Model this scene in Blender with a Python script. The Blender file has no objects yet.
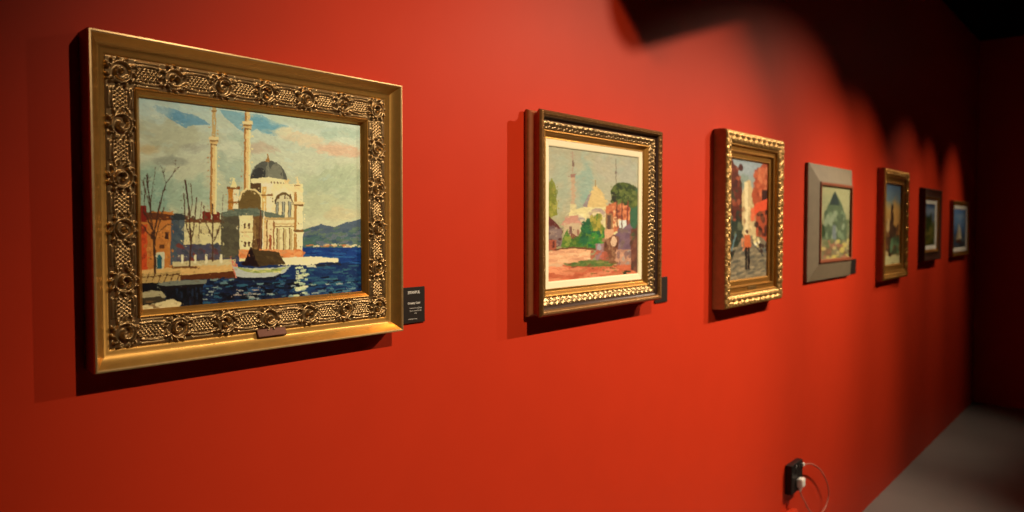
import bpy, bmesh, math, random
import numpy as np
from mathutils import Vector, Matrix

random.seed(4)
RNG = np.random.RandomState(7)
C = bpy.context.scene.collection
scene = bpy.context.scene

# ------------------------------------------------------------------ camera
D = 1.2            # distance from the eye to the picture wall (wall plane y = D)
EYE = 1.55
cam_d = bpy.data.cameras.new('camera')
cam = bpy.data.objects.new('camera', cam_d)
C.objects.link(cam)
cam_d.sensor_width = 36.0
cam_d.lens = 796.0 / 1024.0 * 36.0
cam_d.clip_start = 0.02
TH, PI_ = math.radians(38.691), math.radians(2.230)
Rv = Vector((math.sin(TH), -math.cos(TH), 0))
Fv = Vector((math.cos(TH) * math.cos(PI_), math.sin(TH) * math.cos(PI_), -math.sin(PI_)))
Uv = Rv.cross(Fv)
m = Matrix((Rv, Uv, -Fv)).transposed().to_4x4()
m.translation = Vector((0, 0, EYE))
cam.matrix_world = m
cam_d.dof.use_dof = True
cam_d.dof.focus_distance = 1.55
cam_d.dof.aperture_fstop = 4.0
scene.camera = cam

# ------------------------------------------------------------------ world, exposure
w = bpy.data.worlds.new('world')
scene.world = w
w.use_nodes = True
w.node_tree.nodes['Background'].inputs[0].default_value = (0.02, 0.018, 0.018, 1)
w.node_tree.nodes['Background'].inputs[1].default_value = 0.1
vs = scene.view_settings
vs.view_transform = 'Standard'
vs.look = 'None'
vs.gamma = 1.0
vs.exposure = 0.0
vs.use_curve_mapping = False

# ------------------------------------------------------------------ gallery spotlights (track lamps)
# position, aim, watts, half-edge cone (deg), blend, colour, lamp radius
WARM = (1.0, 0.80, 0.56)
LAMPS = [
    ((1.05, -0.45, 2.90), (1.50, 1.2, 1.12), 190, 36, 1.0, WARM, 0.010),
    ((3.50, -0.45, 2.90), (1.95, 1.2, 0.82), 300, 33, 1.0, WARM, 0.010),
    ((4.65, -0.45, 2.90), (3.10, 1.2, 0.80), 290, 32, 1.0, WARM, 0.012),
    ((4.95, -0.45, 2.90), (4.15, 1.2, 0.75), 210, 31, 0.9, WARM, 0.012),
    ((6.20, 0.10, 2.90), (5.15, 1.2, 1.10), 80, 25, 1.0, WARM, 0.012),
    ((6.35, 0.20, 2.90), (5.95, 1.2, 1.10), 60, 25, 1.0, WARM, 0.012),
    ((7.15, 0.20, 2.90), (6.85, 1.2, 1.05), 66, 27, 1.0, WARM, 0.012),
]


# ------------------------------------------------------------------ helpers
def link_mesh(name, verts, faces, mats, parent=None, smooth=False, midx=None):
    me = bpy.data.meshes.new(name)
    me.from_pydata([tuple(v) for v in verts], [], faces)
    if not isinstance(mats, (list, tuple)):
        mats = [mats]
    for q in mats:
        me.materials.append(q)
    if midx is not None:
        me.polygons.foreach_set('material_index', midx)
    if smooth:
        me.polygons.foreach_set('use_smooth', [True] * len(me.polygons))
    me.update()
    o = bpy.data.objects.new(name, me)
    C.objects.link(o)
    if parent:
        o.parent = parent
    return o


def from_bm(name, bm, mat, parent=None, smooth=False):
    bmesh.ops.recalc_face_normals(bm, faces=bm.faces)
    me = bpy.data.meshes.new(name)
    bm.to_mesh(me)
    bm.free()
    me.materials.append(mat)
    if smooth:
        me.polygons.foreach_set('use_smooth', [True] * len(me.polygons))
    o = bpy.data.objects.new(name, me)
    C.objects.link(o)
    if parent:
        o.parent = parent
    return o


def thing(name, label, cat, loc=(0, 0, 0), group=None):
    o = bpy.data.objects.new(name, None)
    o.empty_display_size = 0.05
    C.objects.link(o)
    o.location = loc
    o['label'] = label
    o['category'] = cat
    if group:
        o['group'] = group
    return o


def tag(o, label, cat, group=None):
    o['label'] = label
    o['category'] = cat
    if group:
        o['group'] = group
    return o


def box_bm(x0, x1, y0, y1, z0, z1, bevel=0.0, seg=2, bm=None):
    own = bm is None
    b = bmesh.new()
    bmesh.ops.create_cube(b, size=1.0)
    for v in b.verts:
        v.co = Vector(((x0 + x1) / 2 + v.co.x * (x1 - x0), (y0 + y1) / 2 + v.co.y * (y1 - y0),
                       (z0 + z1) / 2 + v.co.z * (z1 - z0)))
    if bevel:
        bmesh.ops.bevel(b, geom=list(b.edges), offset=bevel, segments=seg, affect='EDGES', profile=0.5)
    if own:
        return b
    me = bpy.data.meshes.new('tmp')
    b.to_mesh(me)
    b.free()
    bm.from_mesh(me)
    bpy.data.meshes.remove(me)
    return bm


def cyl_between(bm, p0, p1, r0, r1=None, seg=24, cap=True):
    r1 = r0 if r1 is None else r1
    p0, p1 = Vector(p0), Vector(p1)
    d = (p1 - p0)
    q = d.to_track_quat('Z', 'Y')
    mat = Matrix.Translation((p0 + p1) / 2) @ q.to_matrix().to_4x4()
    bmesh.ops.create_cone(bm, cap_ends=cap, segments=seg, radius1=r0, radius2=r1, depth=d.length, matrix=mat)


def tube(points, r, seg=8, closed=False):
    """swept tube along a polyline"""
    pts = [Vector(p) for p in points]
    n = len(pts)
    verts, faces = [], []
    up = Vector((0.13, 1, 0.21)).normalized()
    for i, p in enumerate(pts):
        a = pts[(i - 1) % n] if (closed or i > 0) else pts[0]
        b = pts[(i + 1) % n] if (closed or i < n - 1) else pts[-1]
        t = (b - a).normalized()
        u = t.cross(up).normalized()
        v = t.cross(u)
        for k in range(seg):
            an = 2 * math.pi * k / seg
            verts.append(p + (u * math.cos(an) + v * math.sin(an)) * r)
    m_ = n if closed else n - 1
    for i in range(m_):
        j = (i + 1) % n
        for k in range(seg):
            l = (k + 1) % seg
            faces.append((i * seg + k, i * seg + l, j * seg + l, j * seg + k))
    if not closed:
        faces.append(tuple(range(seg))[::-1])
        faces.append(tuple((n - 1) * seg + k for k in range(seg)))
    return verts, faces


def smooth_curve(pts, n=10, closed=False):
    """Catmull-Rom through points"""
    P = [Vector(p) for p in pts]
    out = []
    N = len(P)
    rng = range(N if closed else N - 1)
    for i in rng:
        g = (lambda k: P[k % N]) if closed else (lambda k: P[min(max(k, 0), N - 1)])
        p0, p1, p2, p3 = g(i - 1), g(i), g(i + 1), g(i + 2)
        for k in range(n):
            t = k / n
            out.append(0.5 * ((2 * p1) + (p2 - p0) * t + (2 * p0 - 5 * p1 + 4 * p2 - p3) * t * t +
                              (3 * p1 - p0 - 3 * p2 + p3) * t ** 3))
    if not closed:
        out.append(P[-1])
    return out


# ------------------------------------------------------------------ materials
def lin(c):
    c = np.asarray(c, dtype=float) / 255.0
    return np.where(c <= 0.04045, c / 12.92, ((c + 0.055) / 1.055) ** 2.4)


def new_mat(name):
    mt = bpy.data.materials.new(name)
    mt.use_nodes = True
    nt = mt.node_tree
    return mt, nt, nt.nodes['Principled BSDF']


def simple(name, col, rough=0.5, metal=0.0, spec=0.5, var=0.0, bump=0.0, scale=60.0, coat=0.0):
    mt, nt, b = new_mat(name)
    b.inputs['Base Color'].default_value = (*col, 1)
    b.inputs['Roughness'].default_value = rough
    b.inputs['Metallic'].default_value = metal
    b.inputs['Specular IOR Level'].default_value = spec
    b.inputs['Coat Weight'].default_value = coat
    if var or bump:
        tc = nt.nodes.new('ShaderNodeTexCoord')
        nz = nt.nodes.new('ShaderNodeTexNoise')
        nz.inputs['Scale'].default_value = scale
        nz.inputs['Detail'].default_value = 5
        nt.links.new(tc.outputs['Object'], nz.inputs['Vector'])
        if var:
            mx = nt.nodes.new('ShaderNodeMix')
            mx.data_type = 'RGBA'
            mx.inputs[6].default_value = (*[c * (1 - var) for c in col], 1)
            mx.inputs[7].default_value = (*[min(1, c * (1 + var)) for c in col], 1)
            nt.links.new(nz.outputs['Fac'], mx.inputs[0])
            nt.links.new(mx.outputs[2], b.inputs['Base Color'])
        if bump:
            bp = nt.nodes.new('ShaderNodeBump')
            bp.inputs['Strength'].default_value = bump
            bp.inputs['Distance'].default_value = 0.002
            nt.links.new(nz.outputs['Fac'], bp.inputs['Height'])
            nt.links.new(bp.outputs[0], b.inputs['Normal'])
    return mt


M = {}
M['wall'] = simple('red wall paint', (0.51, 0.032, 0.0085), rough=0.5, spec=0.15, var=0.05, bump=0.05, scale=9)
M['dark_wall'] = simple('dark red wall paint', (0.54, 0.034, 0.012), rough=0.6, spec=0.3, var=0.05, scale=9)
M['ceiling'] = simple('black ceiling paint', (0.006, 0.005, 0.005), rough=0.9, spec=0.1, var=0.1)
M['floor'] = simple('grey floor', (0.20, 0.188, 0.182), rough=0.42, spec=0.5, var=0.12, bump=0.05, scale=3)
M['gold'] = simple('antique gold leaf', (0.50, 0.25, 0.055), rough=0.36, metal=0.85, var=0.18, bump=0.12, scale=40)
M['gold_bright'] = simple('bright gold leaf', (0.60, 0.33, 0.085), rough=0.38, metal=0.85, var=0.12, bump=0.10, scale=60)
M['gold_carved'] = simple('carved gilt', (0.40, 0.265, 0.125), rough=0.31, metal=0.82, var=0.25, bump=0.10, scale=90)
M['gold_lip'] = simple('rubbed gold edge', (0.60, 0.40, 0.18), rough=0.40, metal=0.6, var=0.25, scale=120)
M['bole'] = simple('bole with red bounce', (0.28, 0.085, 0.03), rough=0.45, metal=0.1, var=0.3, bump=0.1, scale=50)  # brown frame sides, colour raised to stand in for red wall bounce
M['bole_red'] = simple('red brown stained wood', (0.22, 0.06, 0.025), rough=0.45, var=0.2, scale=50)
M['gold_soft'] = simple('matt carved gilding', (0.42, 0.245, 0.08), rough=0.42, metal=0.7, var=0.3, bump=0.12, scale=90)
M['gold_dark'] = simple('dark worn gilding', (0.24, 0.115, 0.035), rough=0.38, metal=0.7, var=0.4, bump=0.12, scale=110)
M['walnut'] = simple('dark walnut', (0.045, 0.018, 0.010), rough=0.38, var=0.35, bump=0.1, scale=30)
M['grey_wood'] = simple('grey washed wood', (0.18, 0.142, 0.09), rough=0.55, var=0.18, bump=0.15, scale=25)
M['liner'] = simple('cream linen liner', (0.82, 0.74, 0.50), rough=0.8, var=0.05, bump=0.1, scale=200)
M['white_liner'] = simple('white liner', (0.62, 0.60, 0.52), rough=0.8, var=0.05, scale=100)
M['plaque'] = simple('dark copper plate', (0.10, 0.035, 0.02), rough=0.4, metal=0.6, var=0.2, scale=200)
M['brass'] = simple('brass plate', (0.30, 0.18, 0.06), rough=0.4, metal=0.8, var=0.2, scale=200)
M['caption'] = simple('black caption board', (0.016, 0.011, 0.009), rough=0.5, spec=0.3, var=0.1)
M['ink'] = simple('white lettering', (0.55, 0.52, 0.48), rough=0.6, var=0.02)
M['black_plastic'] = simple('black plastic', (0.008, 0.006, 0.006), rough=0.45, spec=0.3, var=0.1)
M['black_metal'] = simple('black lamp metal', (0.02, 0.02, 0.02), rough=0.4, metal=0.4, var=0.1)
M['white_plastic'] = simple('white plastic', (0.80, 0.76, 0.72), rough=0.35, var=0.03)
M['cable'] = simple('pale cable', (0.42, 0.16, 0.12), rough=0.4, var=0.03)
M['back'] = simple('brown backing board', (0.10, 0.055, 0.03), rough=0.85, var=0.2)


def paint_mat(name, rough=0.42, spec=0.4):
    mt, nt, b = new_mat(name)
    at = nt.nodes.new('ShaderNodeVertexColor')
    at.layer_name = 'paint'
    nt.links.new(at.outputs['Color'], b.inputs['Base Color'])
    b.inputs['Roughness'].default_value = rough
    b.inputs['Specular IOR Level'].default_value = spec
    tc = nt.nodes.new('ShaderNodeTexCoord')
    nz = nt.nodes.new('ShaderNodeTexNoise')
    nz.inputs['Scale'].default_value = 160
    nz.inputs['Detail'].default_value = 3
    bp = nt.nodes.new('ShaderNodeBump')
    bp.inputs['Strength'].default_value = 0.12
    bp.inputs['Distance'].default_value = 0.001
    nt.links.new(tc.outputs['Object'], nz.inputs['Vector'])
    nt.links.new(nz.outputs['Fac'], bp.inputs['Height'])
    nt.links.new(bp.outputs[0], b.inputs['Normal'])
    return mt


M['paint'] = paint_mat('oil paint on canvas')

lens_mat, nt, b = new_mat('lit lamp lens')
b.inputs['Base Color'].default_value = (0.8, 0.7, 0.5, 1)
b.inputs['Emission Color'].default_value = (1.0, 0.8, 0.56, 1)
b.inputs['Emission Strength'].default_value = 4.0

# ------------------------------------------------------------------ room shell
X0, X1, Y0, CZ, FZ = -2.5, 8.06, -4.2, 3.16, -0.03
T = 0.12


def shell(name, x0, x1, y0, y1, z0, z1, mat):
    o = from_bm(name, box_bm(x0, x1, y0, y1, z0, z1), mat)
    o['kind'] = 'structure'
    return o


shell('wall_left', X0 - T, X1 + T, D, D + T, FZ - T, CZ + T, M['wall'])
shell('wall_far', X1, X1 + T, Y0 - T, D, FZ - T, CZ + T, M['dark_wall'])
shell('wall_right', X0 - T, X1 + T, Y0 - T, Y0, FZ - T, CZ + T, M['dark_wall'])
shell('wall_rear', X0 - T, X0, Y0, D, FZ - T, CZ + T, M['dark_wall'])
shell('floor', X0, X1, Y0, D, FZ - T, FZ, M['floor'])
shell('ceiling', X0, X1, Y0, D, CZ, CZ + T, M['ceiling'])


# ------------------------------------------------------------------ frames
def ring(name, W, H, prof, mat, parent, smooth=False, midx=None):
    """mitred moulding swept round a W x H rectangle. prof: closed polygon of (inset, protrusion)."""
    n = len(prof)
    verts = []
    for (sx, sz) in ((-1, 1), (1, 1), (1, -1), (-1, -1)):
        for (i, p) in prof:
            verts.append((sx * (W / 2 - i), -p, sz * (H / 2 - i)))
    faces, mi = [], []
    for c in range(4):
        d = (c + 1) % 4
        for k in range(n):
            l = (k + 1) % n
            faces.append((c * n + k, d * n + k, d * n + l, c * n + l))
            if midx:
                mi.append(midx[k])
    o = link_mesh(name, verts, faces, mat, parent, midx=mi if midx else None)
    if smooth:
        o.data.polygons.foreach_set('use_smooth', [True] * len(o.data.polygons))
        o.data.set_sharp_from_angle(angle=math.radians(35))
    return o


def arc(i0, p0, i1, p1, bulge, n=8):
    """curved profile piece from (i0,p0) to (i1,p1); bulge>0 outwards from the wall"""
    out = []
    for k in range(n + 1):
        t = k / n
        out.append((i0 + (i1 - i0) * t, p0 + (p1 - p0) * t + bulge * math.sin(math.pi * t)))
    return out


def closed(front, back=0.0):
    return front + [(front[-1][0], back), (front[0][0], back)]


# --- relief raster -------------------------------------------------------------
class Relief:
    def __init__(s, W, H, res):
        s.nx, s.nz = int(W / res) + 1, int(H / res) + 1
        s.W, s.H = W, H
        s.x = np.linspace(-W / 2, W / 2, s.nx)
        s.z = np.linspace(-H / 2, H / 2, s.nz)
        s.h = np.zeros((s.nz, s.nx))

    def _win(s, x0, x1, z0, z1):
        i0, i1 = np.searchsorted(s.x, [x0, x1])
        j0, j1 = np.searchsorted(s.z, [z0, z1])
        return slice(j0, j1), slice(i0, i1)

    def stroke(s, pts, r0, r1, hh):
        n = len(pts) - 1
        for k in range(n):
            a, b = np.array(pts[k]), np.array(pts[k + 1])
            ra, rb = r0 + (r1 - r0) * k / n, r0 + (r1 - r0) * (k + 1) / n
            rm = max(ra, rb)
            J, I = s._win(min(a[0], b[0]) - rm, max(a[0], b[0]) + rm, min(a[1], b[1]) - rm, max(a[1], b[1]) + rm)
            X, Z = np.meshgrid(s.x[I], s.z[J])
            if X.size == 0:
                continue
            d = b - a
            t = np.clip(((X - a[0]) * d[0] + (Z - a[1]) * d[1]) / (d @ d + 1e-12), 0, 1)
            r = ra + (rb - ra) * t
            dd = np.hypot(X - a[0] - t * d[0], Z - a[1] - t * d[1]) / r
            v = hh * (r / r0) ** 0.5 * np.sqrt(np.clip(1 - dd ** 2, 0, 1))
            s.h[J, I] = np.maximum(s.h[J, I], v)

    def blob(s, x, z, a, b, rot, hh):
        m_ = max(a, b)
        J, I = s._win(x - m_, x + m_, z - m_, z + m_)
        X, Z = np.meshgrid(s.x[I] - x, s.z[J] - z)
        c, q = math.cos(rot), math.sin(rot)
        u, v = (X * c + Z * q) / a, (-X * q + Z * c) / b
        s.h[J, I] = np.maximum(s.h[J, I], hh * np.sqrt(np.clip(1 - u * u - v * v, 0, 1)))


def side_frames(W, H):
    """the four runs of a W x H centre line: origin (middle), direction, inward normal, length"""
    return [((0, H / 2), (1, 0), (0, -1), W), ((W / 2, 0), (0, -1), (-1, 0), H),
            ((0, -H / 2), (-1, 0), (0, 1), W), ((-W / 2, 0), (0, 1), (1, 0), H)]


def rococo(R, W, H, bw, pitch, hh):
    """round scroll cartouches alternating with narrow beaded panels along the centre line W x H, band width bw"""
    def scroll(F, u, v, r, mir=1, hand=1):
        def P(rr, a, k=1.0):
            return F(u + mir * rr * math.cos(a), v + hand * rr * math.sin(a) * k)
        R.stroke([P(r, a) for a in np.linspace(0.5, 5.6, 18)], r * 0.10, r * 0.14, hh * .8)       # rim of the cartouche
        R.stroke([P(r * (.78 - .58 * k / 20), 3.6 + k / 20 * 5.2) for k in range(21)], r * .10, r * .21, hh * 1.05)
        R.blob(*P(r * .18, 2.4), r * .20, r * .20, 0, hh * 1.15)
        for k in range(11):
            a = k / 11 * 2 * math.pi + .2
            R.stroke([P(1.12 * r, a), P(1.36 * r, a + .16)], r * .07, r * .145, hh * .72)
        for sg in (-1, 1):       # leaf tails that run out to the panels
            R.stroke([P(1.15 * r, 0.55 * sg), P(1.55 * r, .50 * sg), P(1.75 * r, .28 * sg)], r * .13, r * .07, hh * .8)
            R.stroke([P(1.15 * r, math.pi + .55 * sg), P(1.55 * r, math.pi + .50 * sg), P(1.75 * r, math.pi + .28 * sg)],
                     r * .13, r * .07, hh * .8)
    for (ox, oz), d, nrm, L in side_frames(W, H):
        def F(u, v):
            return (ox + d[0] * u + nrm[0] * v, oz + d[1] * u + nrm[1] * v)
        n = max(2, round(L / pitch))
        st = L / n
        for k in range(n):
            u = -L / 2 + k * st
            scroll(F, u, 0, bw * 0.35, 1 if k % 2 else -1, 1 if (k // 2) % 2 else -1)
            a0, a1 = u + bw * 0.56, u + st - bw * 0.56
            for sg in (-1, 1):
                R.stroke([F(a0, sg * bw * .27), F((a0 + a1) / 2, sg * bw * .31), F(a1, sg * bw * .27)],
                         bw * 0.032, bw * 0.032, hh * 0.62)
                R.stroke([F(a0, sg * bw * .40), F(a1, sg * bw * .40)], bw * 0.045, bw * 0.045, hh * 0.35)
            nb = max(3, int((a1 - a0) / (bw * .13)))
            for q in range(nb + 1):
                for row in (-2, -1, 0, 1, 2):
                    uu = a0 + (a1 - a0) * (q + (0.5 if row % 2 == 0 else 0)) / (nb + .5)
                    R.blob(*F(uu, row * .088 * bw), bw * 0.050, bw * 0.040, .6, hh * 0.60)


def leafband(R, W, H, bw, pitch, hh):
    """running leaf-and-curl ornament"""
    for (ox, oz), d, nrm, L in side_frames(W, H):
        def F(u, v):
            return (ox + d[0] * u + nrm[0] * v, oz + d[1] * u + nrm[1] * v)
        n = max(2, round(L / pitch))
        st = L / n
        for k in range(n + 1):
            u = -L / 2 + k * st
            sg = 1 if k % 2 else -1
            pts = [F(u + st * .62 * math.cos(a) * (1 - a / 9), sg * bw * .32 * math.sin(a) * (1 - a / 9))
                   for a in np.linspace(0.2, 5.0, 14)]
            R.stroke(pts, bw * 0.13, bw * 0.06, hh)
            for q in range(4):
                a = -0.9 + q * 0.6
                R.stroke([F(u, -sg * bw * .05), F(u + st * .45 * math.sin(a), -sg * bw * .42 * math.cos(a))],
                         bw * .06, bw * .10, hh * .8)
            R.blob(*F(u + st / 2, 0), bw * .09, bw * .09, 0, hh * .7)


def relief_part(name, R, W, H, bw, base, mat, parent, slope=0.0):
    """turn the band of raster R between outer W x H and inset bw into a mesh; slope = protrusion change per metre inset"""
    X, Z = np.meshgrid(R.x, R.z)
    ins = np.minimum(W / 2 - np.abs(X), H / 2 - np.abs(Z))
    e = 1.5 * (R.x[1] - R.x[0])
    keep = (ins >= -e) & (ins <= bw + e)
    edge = np.clip(np.minimum(ins, bw - ins) / 0.0015, 0, 1)
    base_p = base(ins) if callable(base) else base + slope * ins
    P = base_p + R.h * edge + np.where(edge <= 0, -0.0012, 0)
    idx = -np.ones(X.shape, int)
    cell = keep[:-1, :-1] & keep[1:, :-1] & keep[:-1, 1:] & keep[1:, 1:]
    used = np.zeros(X.shape, bool)
    used[:-1, :-1] |= cell
    used[1:, :-1] |= cell
    used[:-1, 1:] |= cell
    used[1:, 1:] |= cell
    idx[used] = np.arange(used.sum())
    V = np.stack([X[used], -P[used], Z[used]], 1)
    a, b_, c, d = idx[:-1, :-1][cell], idx[:-1, 1:][cell], idx[1:, 1:][cell], idx[1:, :-1][cell]
    Fc = np.stack([a, b_, c, d], 1)
    return link_mesh(name, V.tolist(), Fc.tolist(), mat, parent, smooth=True)


# --- painter -------------------------------------------------------------------
def homog(src, dst):
    A, Bv = [], []
    for (x, y), (u, v) in zip(src, dst):
        A.append([x, y, 1, 0, 0, 0, -u * x, -u * y]); Bv.append(u)
        A.append([0, 0, 0, x, y, 1, -v * x, -v * y]); Bv.append(v)
    h = np.linalg.solve(np.array(A, float), np.array(Bv, float))
    return np.append(h, 1).reshape(3, 3)


def vnoise(nx, ny, fx, fy, seed):
    r = np.random.RandomState(seed)
    g = r.rand(int(fy) + 3, int(fx) + 3)
    X = np.linspace(0, fx, nx); Y = np.linspace(0, fy, ny)
    xi, yi = X.astype(int), Y.astype(int)
    tx, ty = X - xi, Y - yi
    tx, ty = tx * tx * (3 - 2 * tx), ty * ty * (3 - 2 * ty)
    a = g[np.ix_(yi, xi)]; b_ = g[np.ix_(yi, xi + 1)]; c = g[np.ix_(yi + 1, xi)]; d = g[np.ix_(yi + 1, xi + 1)]
    return (a * (1 - tx) + b_ * tx) * (1 - ty)[:, None] + (c * (1 - tx) + d * tx) * ty[:, None]


class Art:
    """a small oil-paint rasteriser. Motifs are sketched in any drawing frame whose four corners are `quad`."""
    def __init__(s, nx, ny, quad, seed=1, tint=(1, 1, 1), brushes=(4.5, 1.5), sat=1.0):
        s.sat = sat
        s.nx, s.ny = nx, ny
        s.Hm = homog(quad, [(0, 0), (1, 0), (1, 1), (0, 1)])
        Hi = np.linalg.inv(s.Hm)
        U, V = np.meshgrid((np.arange(nx) + .5) / nx, (np.arange(ny) + .5) / ny)
        q = Hi @ np.stack([U.ravel(), V.ravel(), np.ones(U.size)])
        X, Y = (q[0] / q[2]).reshape(ny, nx), (q[1] / q[2]).reshape(ny, nx)
        k = 0.7
        s.X = X + k * (vnoise(nx, ny, nx / 7, ny / 7, seed) - .5)     # ragged brush edges
        s.Y = Y + k * (vnoise(nx, ny, nx / 7, ny / 7, seed + 1) - .5)
        s.img = np.zeros((ny, nx, 3))
        s.seed = seed
        s.brushes = brushes
        s.tint = np.array(tint)

    def put(s, m_, col):
        m_ = m_[..., None]
        s.img = s.img * (1 - m_) + np.asarray(col, float) * m_

    def grad(s, stops):
        """stops: (y, colour) vertical wash"""
        ys = [a for a, _ in stops]
        cs = np.array([c for _, c in stops], float)
        for k in range(3):
            s.img[..., k] = np.interp(s.Y, ys, cs[:, k])

    def soft(s, x, y, rx, ry, col, a=1.0, rot=0.0, p=1.0):
        c, q = math.cos(rot), math.sin(rot)
        u, v = ((s.X - x) * c + (s.Y - y) * q) / rx, (-(s.X - x) * q + (s.Y - y) * c) / ry
        n = vnoise(s.nx, s.ny, 26, 20, s.seed + int(x) % 50)
        d = np.sqrt(u * u + v * v) + (n - .5) * .8
        s.put(a * np.clip((1.15 - d) / 0.4 * p, 0, 1), col)

    def poly(s, pts, col, a=1.0):
        X, Y = s.X, s.Y
        ins = np.zeros(X.shape, bool)
        n = len(pts)
        for i in range(n):
            (x0, y0), (x1, y1) = pts[i], pts[(i + 1) % n]
            if y0 == y1:
                continue
            c = ((y0 > Y) != (y1 > Y)) & (X < (x1 - x0) * (Y - y0) / (y1 - y0) + x0)
            ins ^= c
        s.put(ins * a, col)

    def rect(s, x0, y0, x1, y1, col, a=1.0):
        s.put(((s.X >= x0) & (s.X < x1) & (s.Y >= y0) & (s.Y < y1)) * a, col)

    def ell(s, x, y, rx, ry, col, a=1.0):
        s.put((((s.X - x) / rx) ** 2 + ((s.Y - y) / ry) ** 2 < 1) * a, col)

    def line(s, pts, r, col, a=1.0):
        for (x0, y0), (x1, y1) in zip(pts[:-1], pts[1:]):
            dx, dy = x1 - x0, y1 - y0
            t = np.clip(((s.X - x0) * dx + (s.Y - y0) * dy) / (dx * dx + dy * dy + 1e-9), 0, 1)
            d = np.hypot(s.X - x0 - t * dx, s.Y - y0 - t * dy)
            s.put(np.clip((r - d) / 0.25 + .5, 0, 1) * a, col)

    def dabs(s, x0, y0, x1, y1, n, rx, ry, cols, seed, slope=0.0, a=0.85):
        r = np.random.RandomState(seed)
        for _ in range(n):
            x, y = r.uniform(x0, x1), r.uniform(y0, y1)
            k = r.uniform(.5, 1.3)
            c = cols[r.randint(len(cols))]
            X, Y = s.X - x, s.Y - y - slope * (s.X - x)
            s.put(((X / (rx * k)) ** 2 + (Y / (ry * k)) ** 2 < 1) * a, c)

    def tree(s, x, y0, y1, r, col, seed, spread=.35):
        rr = np.random.RandomState(seed)
        def br(x, y, an, L, r_, d):
            x2, y2 = x + L * math.sin(an), y - L * math.cos(an)
            s.line([(x, y), (x2, y2)], r_, col)
            if d > 0:
                for sg in (-1, 1):
                    if rr.rand() < .9:
                        br(x2, y2, an * .6 + sg * rr.uniform(.15, spread + .2), L * rr.uniform(.55, .8), r_ * .62, d - 1)
        br(x, y0, -.03, (y0 - y1) * .38, r, 4)

    def brush(s, big=5.0, small=1.6, cover=2.8, jit=5):
        """repaint the sketch with short strokes: broad ones first, fine ones only where it has detail"""
        r = np.random.RandomState(s.seed + 90)
        src = s.img.copy()
        lum = src.mean(2)
        gy, gx = np.gradient(lum)
        for ax in (0, 1):
            for _ in range(2):
                gx = (np.roll(gx, 1, ax) + gx + np.roll(gx, -1, ax)) / 3
                gy = (np.roll(gy, 1, ax) + gy + np.roll(gy, -1, ax)) / 3
        dirn = np.arctan2(gx, -gy)
        g = np.hypot(gx, gy)
        for ax in (0, 1):
            for _ in range(2):
                g = (np.roll(g, 1, ax) + g + np.roll(g, -1, ax)) / 3
        ang = vnoise(s.nx, s.ny, 9, 7, s.seed + 91) * 3.2 - 1.6
        for size, limit in ((big, 1e9), (small * 1.7, None), (small, None)):
            n = int(cover * s.nx * s.ny / (3.2 * size * size * 0.9))
            X = r.randint(0, s.nx, n); Y = r.randint(0, s.ny, n)
            J = r.randn(n) * jit; K = r.rand(n)
            for x, y, j, k in zip(X, Y, J, K):
                if limit is None and g[y, x] < (2.0 if size > small else 4.0) and k > .08:
                    continue
                if limit is None and g[y, x] > 1.5:      # fine strokes run along the drawn edges
                    a = dirn[y, x]
                    L, B = size * 1.5, size * .42
                else:
                    a = ang[y, x] * .6
                    L, B = size * 1.7, size * .62
                m_ = int(L) + 1
                y0, y1, x0, x1 = max(0, y - m_), min(s.ny, y + m_ + 1), max(0, x - m_), min(s.nx, x + m_ + 1)
                U, V = np.meshgrid(np.arange(x0, x1) - x, np.arange(y0, y1) - y)
                c, q = math.cos(a), math.sin(a)
                d = ((U * c + V * q) / L) ** 2 + ((-U * q + V * c) / B) ** 2
                al = (d < 1)[..., None] * .85
                col = src[y, x] + j * (0.6 if size <= small * 1.7 else 0.8) * np.array([1, .95, .8])
                s.img[y0:y1, x0:x1] = s.img[y0:y1, x0:x1] * (1 - al) + col * al

    def finish(s, strength=0.02):
        n1 = vnoise(s.nx, s.ny, s.nx / 6, s.ny / 3, s.seed + 5) - .5
        n2 = vnoise(s.nx, s.ny, s.nx / 18, s.ny / 12, s.seed + 6) - .5
        f_ = 1 + strength * (n1 + .8 * n2) * 2
        im = s.img * f_[..., None]
        im = np.clip(im.mean(2, keepdims=True) * (1 - s.sat) + im * s.sat, 0, 255)
        im = np.clip(122 + (im - 122) * 1.16, 0, 255)       # fuller contrast of the oil colours
        L = lin(im) / s.tint
        return np.clip(L, 0, 0.95)


def canvas_mesh(name, W, H, art, p, parent):
    """painted canvas: fine quad grid with one paint colour per corner and a stretched-edge return"""
    art.brush(*art.brushes)
    L = art.finish()
    ny, nx = L.shape[:2]
    xs = np.linspace(-W / 2, W / 2, nx)
    zs = np.linspace(H / 2, -H / 2, ny)
    X, Z = np.meshgrid(xs, zs)
    V = np.stack([X.ravel(), np.full(X.size, -p), Z.ravel()], 1)
    I = np.arange(nx * ny).reshape(ny, nx)
    Fc = np.stack([I[:-1, :-1].ravel(), I[1:, :-1].ravel(), I[1:, 1:].ravel(), I[:-1, 1:].ravel()], 1).tolist()
    V = V.tolist()
    # returns round the stretcher
    b0 = len(V)
    V += [(-W / 2, -0.001, H / 2), (W / 2, -0.001, H / 2), (W / 2, -0.001, -H / 2), (-W / 2, -0.001, -H / 2)]
    c = [int(I[0, 0]), int(I[0, -1]), int(I[-1, -1]), int(I[-1, 0])]
    for k in range(4):
        l = (k + 1) % 4
        Fc.append((c[k], c[l], b0 + l, b0 + k))
    o = link_mesh(name, V, Fc, M['paint'], parent)
    ca = o.data.color_attributes.new('paint', 'FLOAT_COLOR', 'POINT')
    col = np.ones((len(V), 4))
    col[:nx * ny, :3] = L.reshape(-1, 3)
    col[nx * ny:, :3] = (0.6, 0.55, 0.45)
    ca.data.foreach_set('color', col.ravel())
    return o


TINT = (0.98, 0.88, 0.82)

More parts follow.
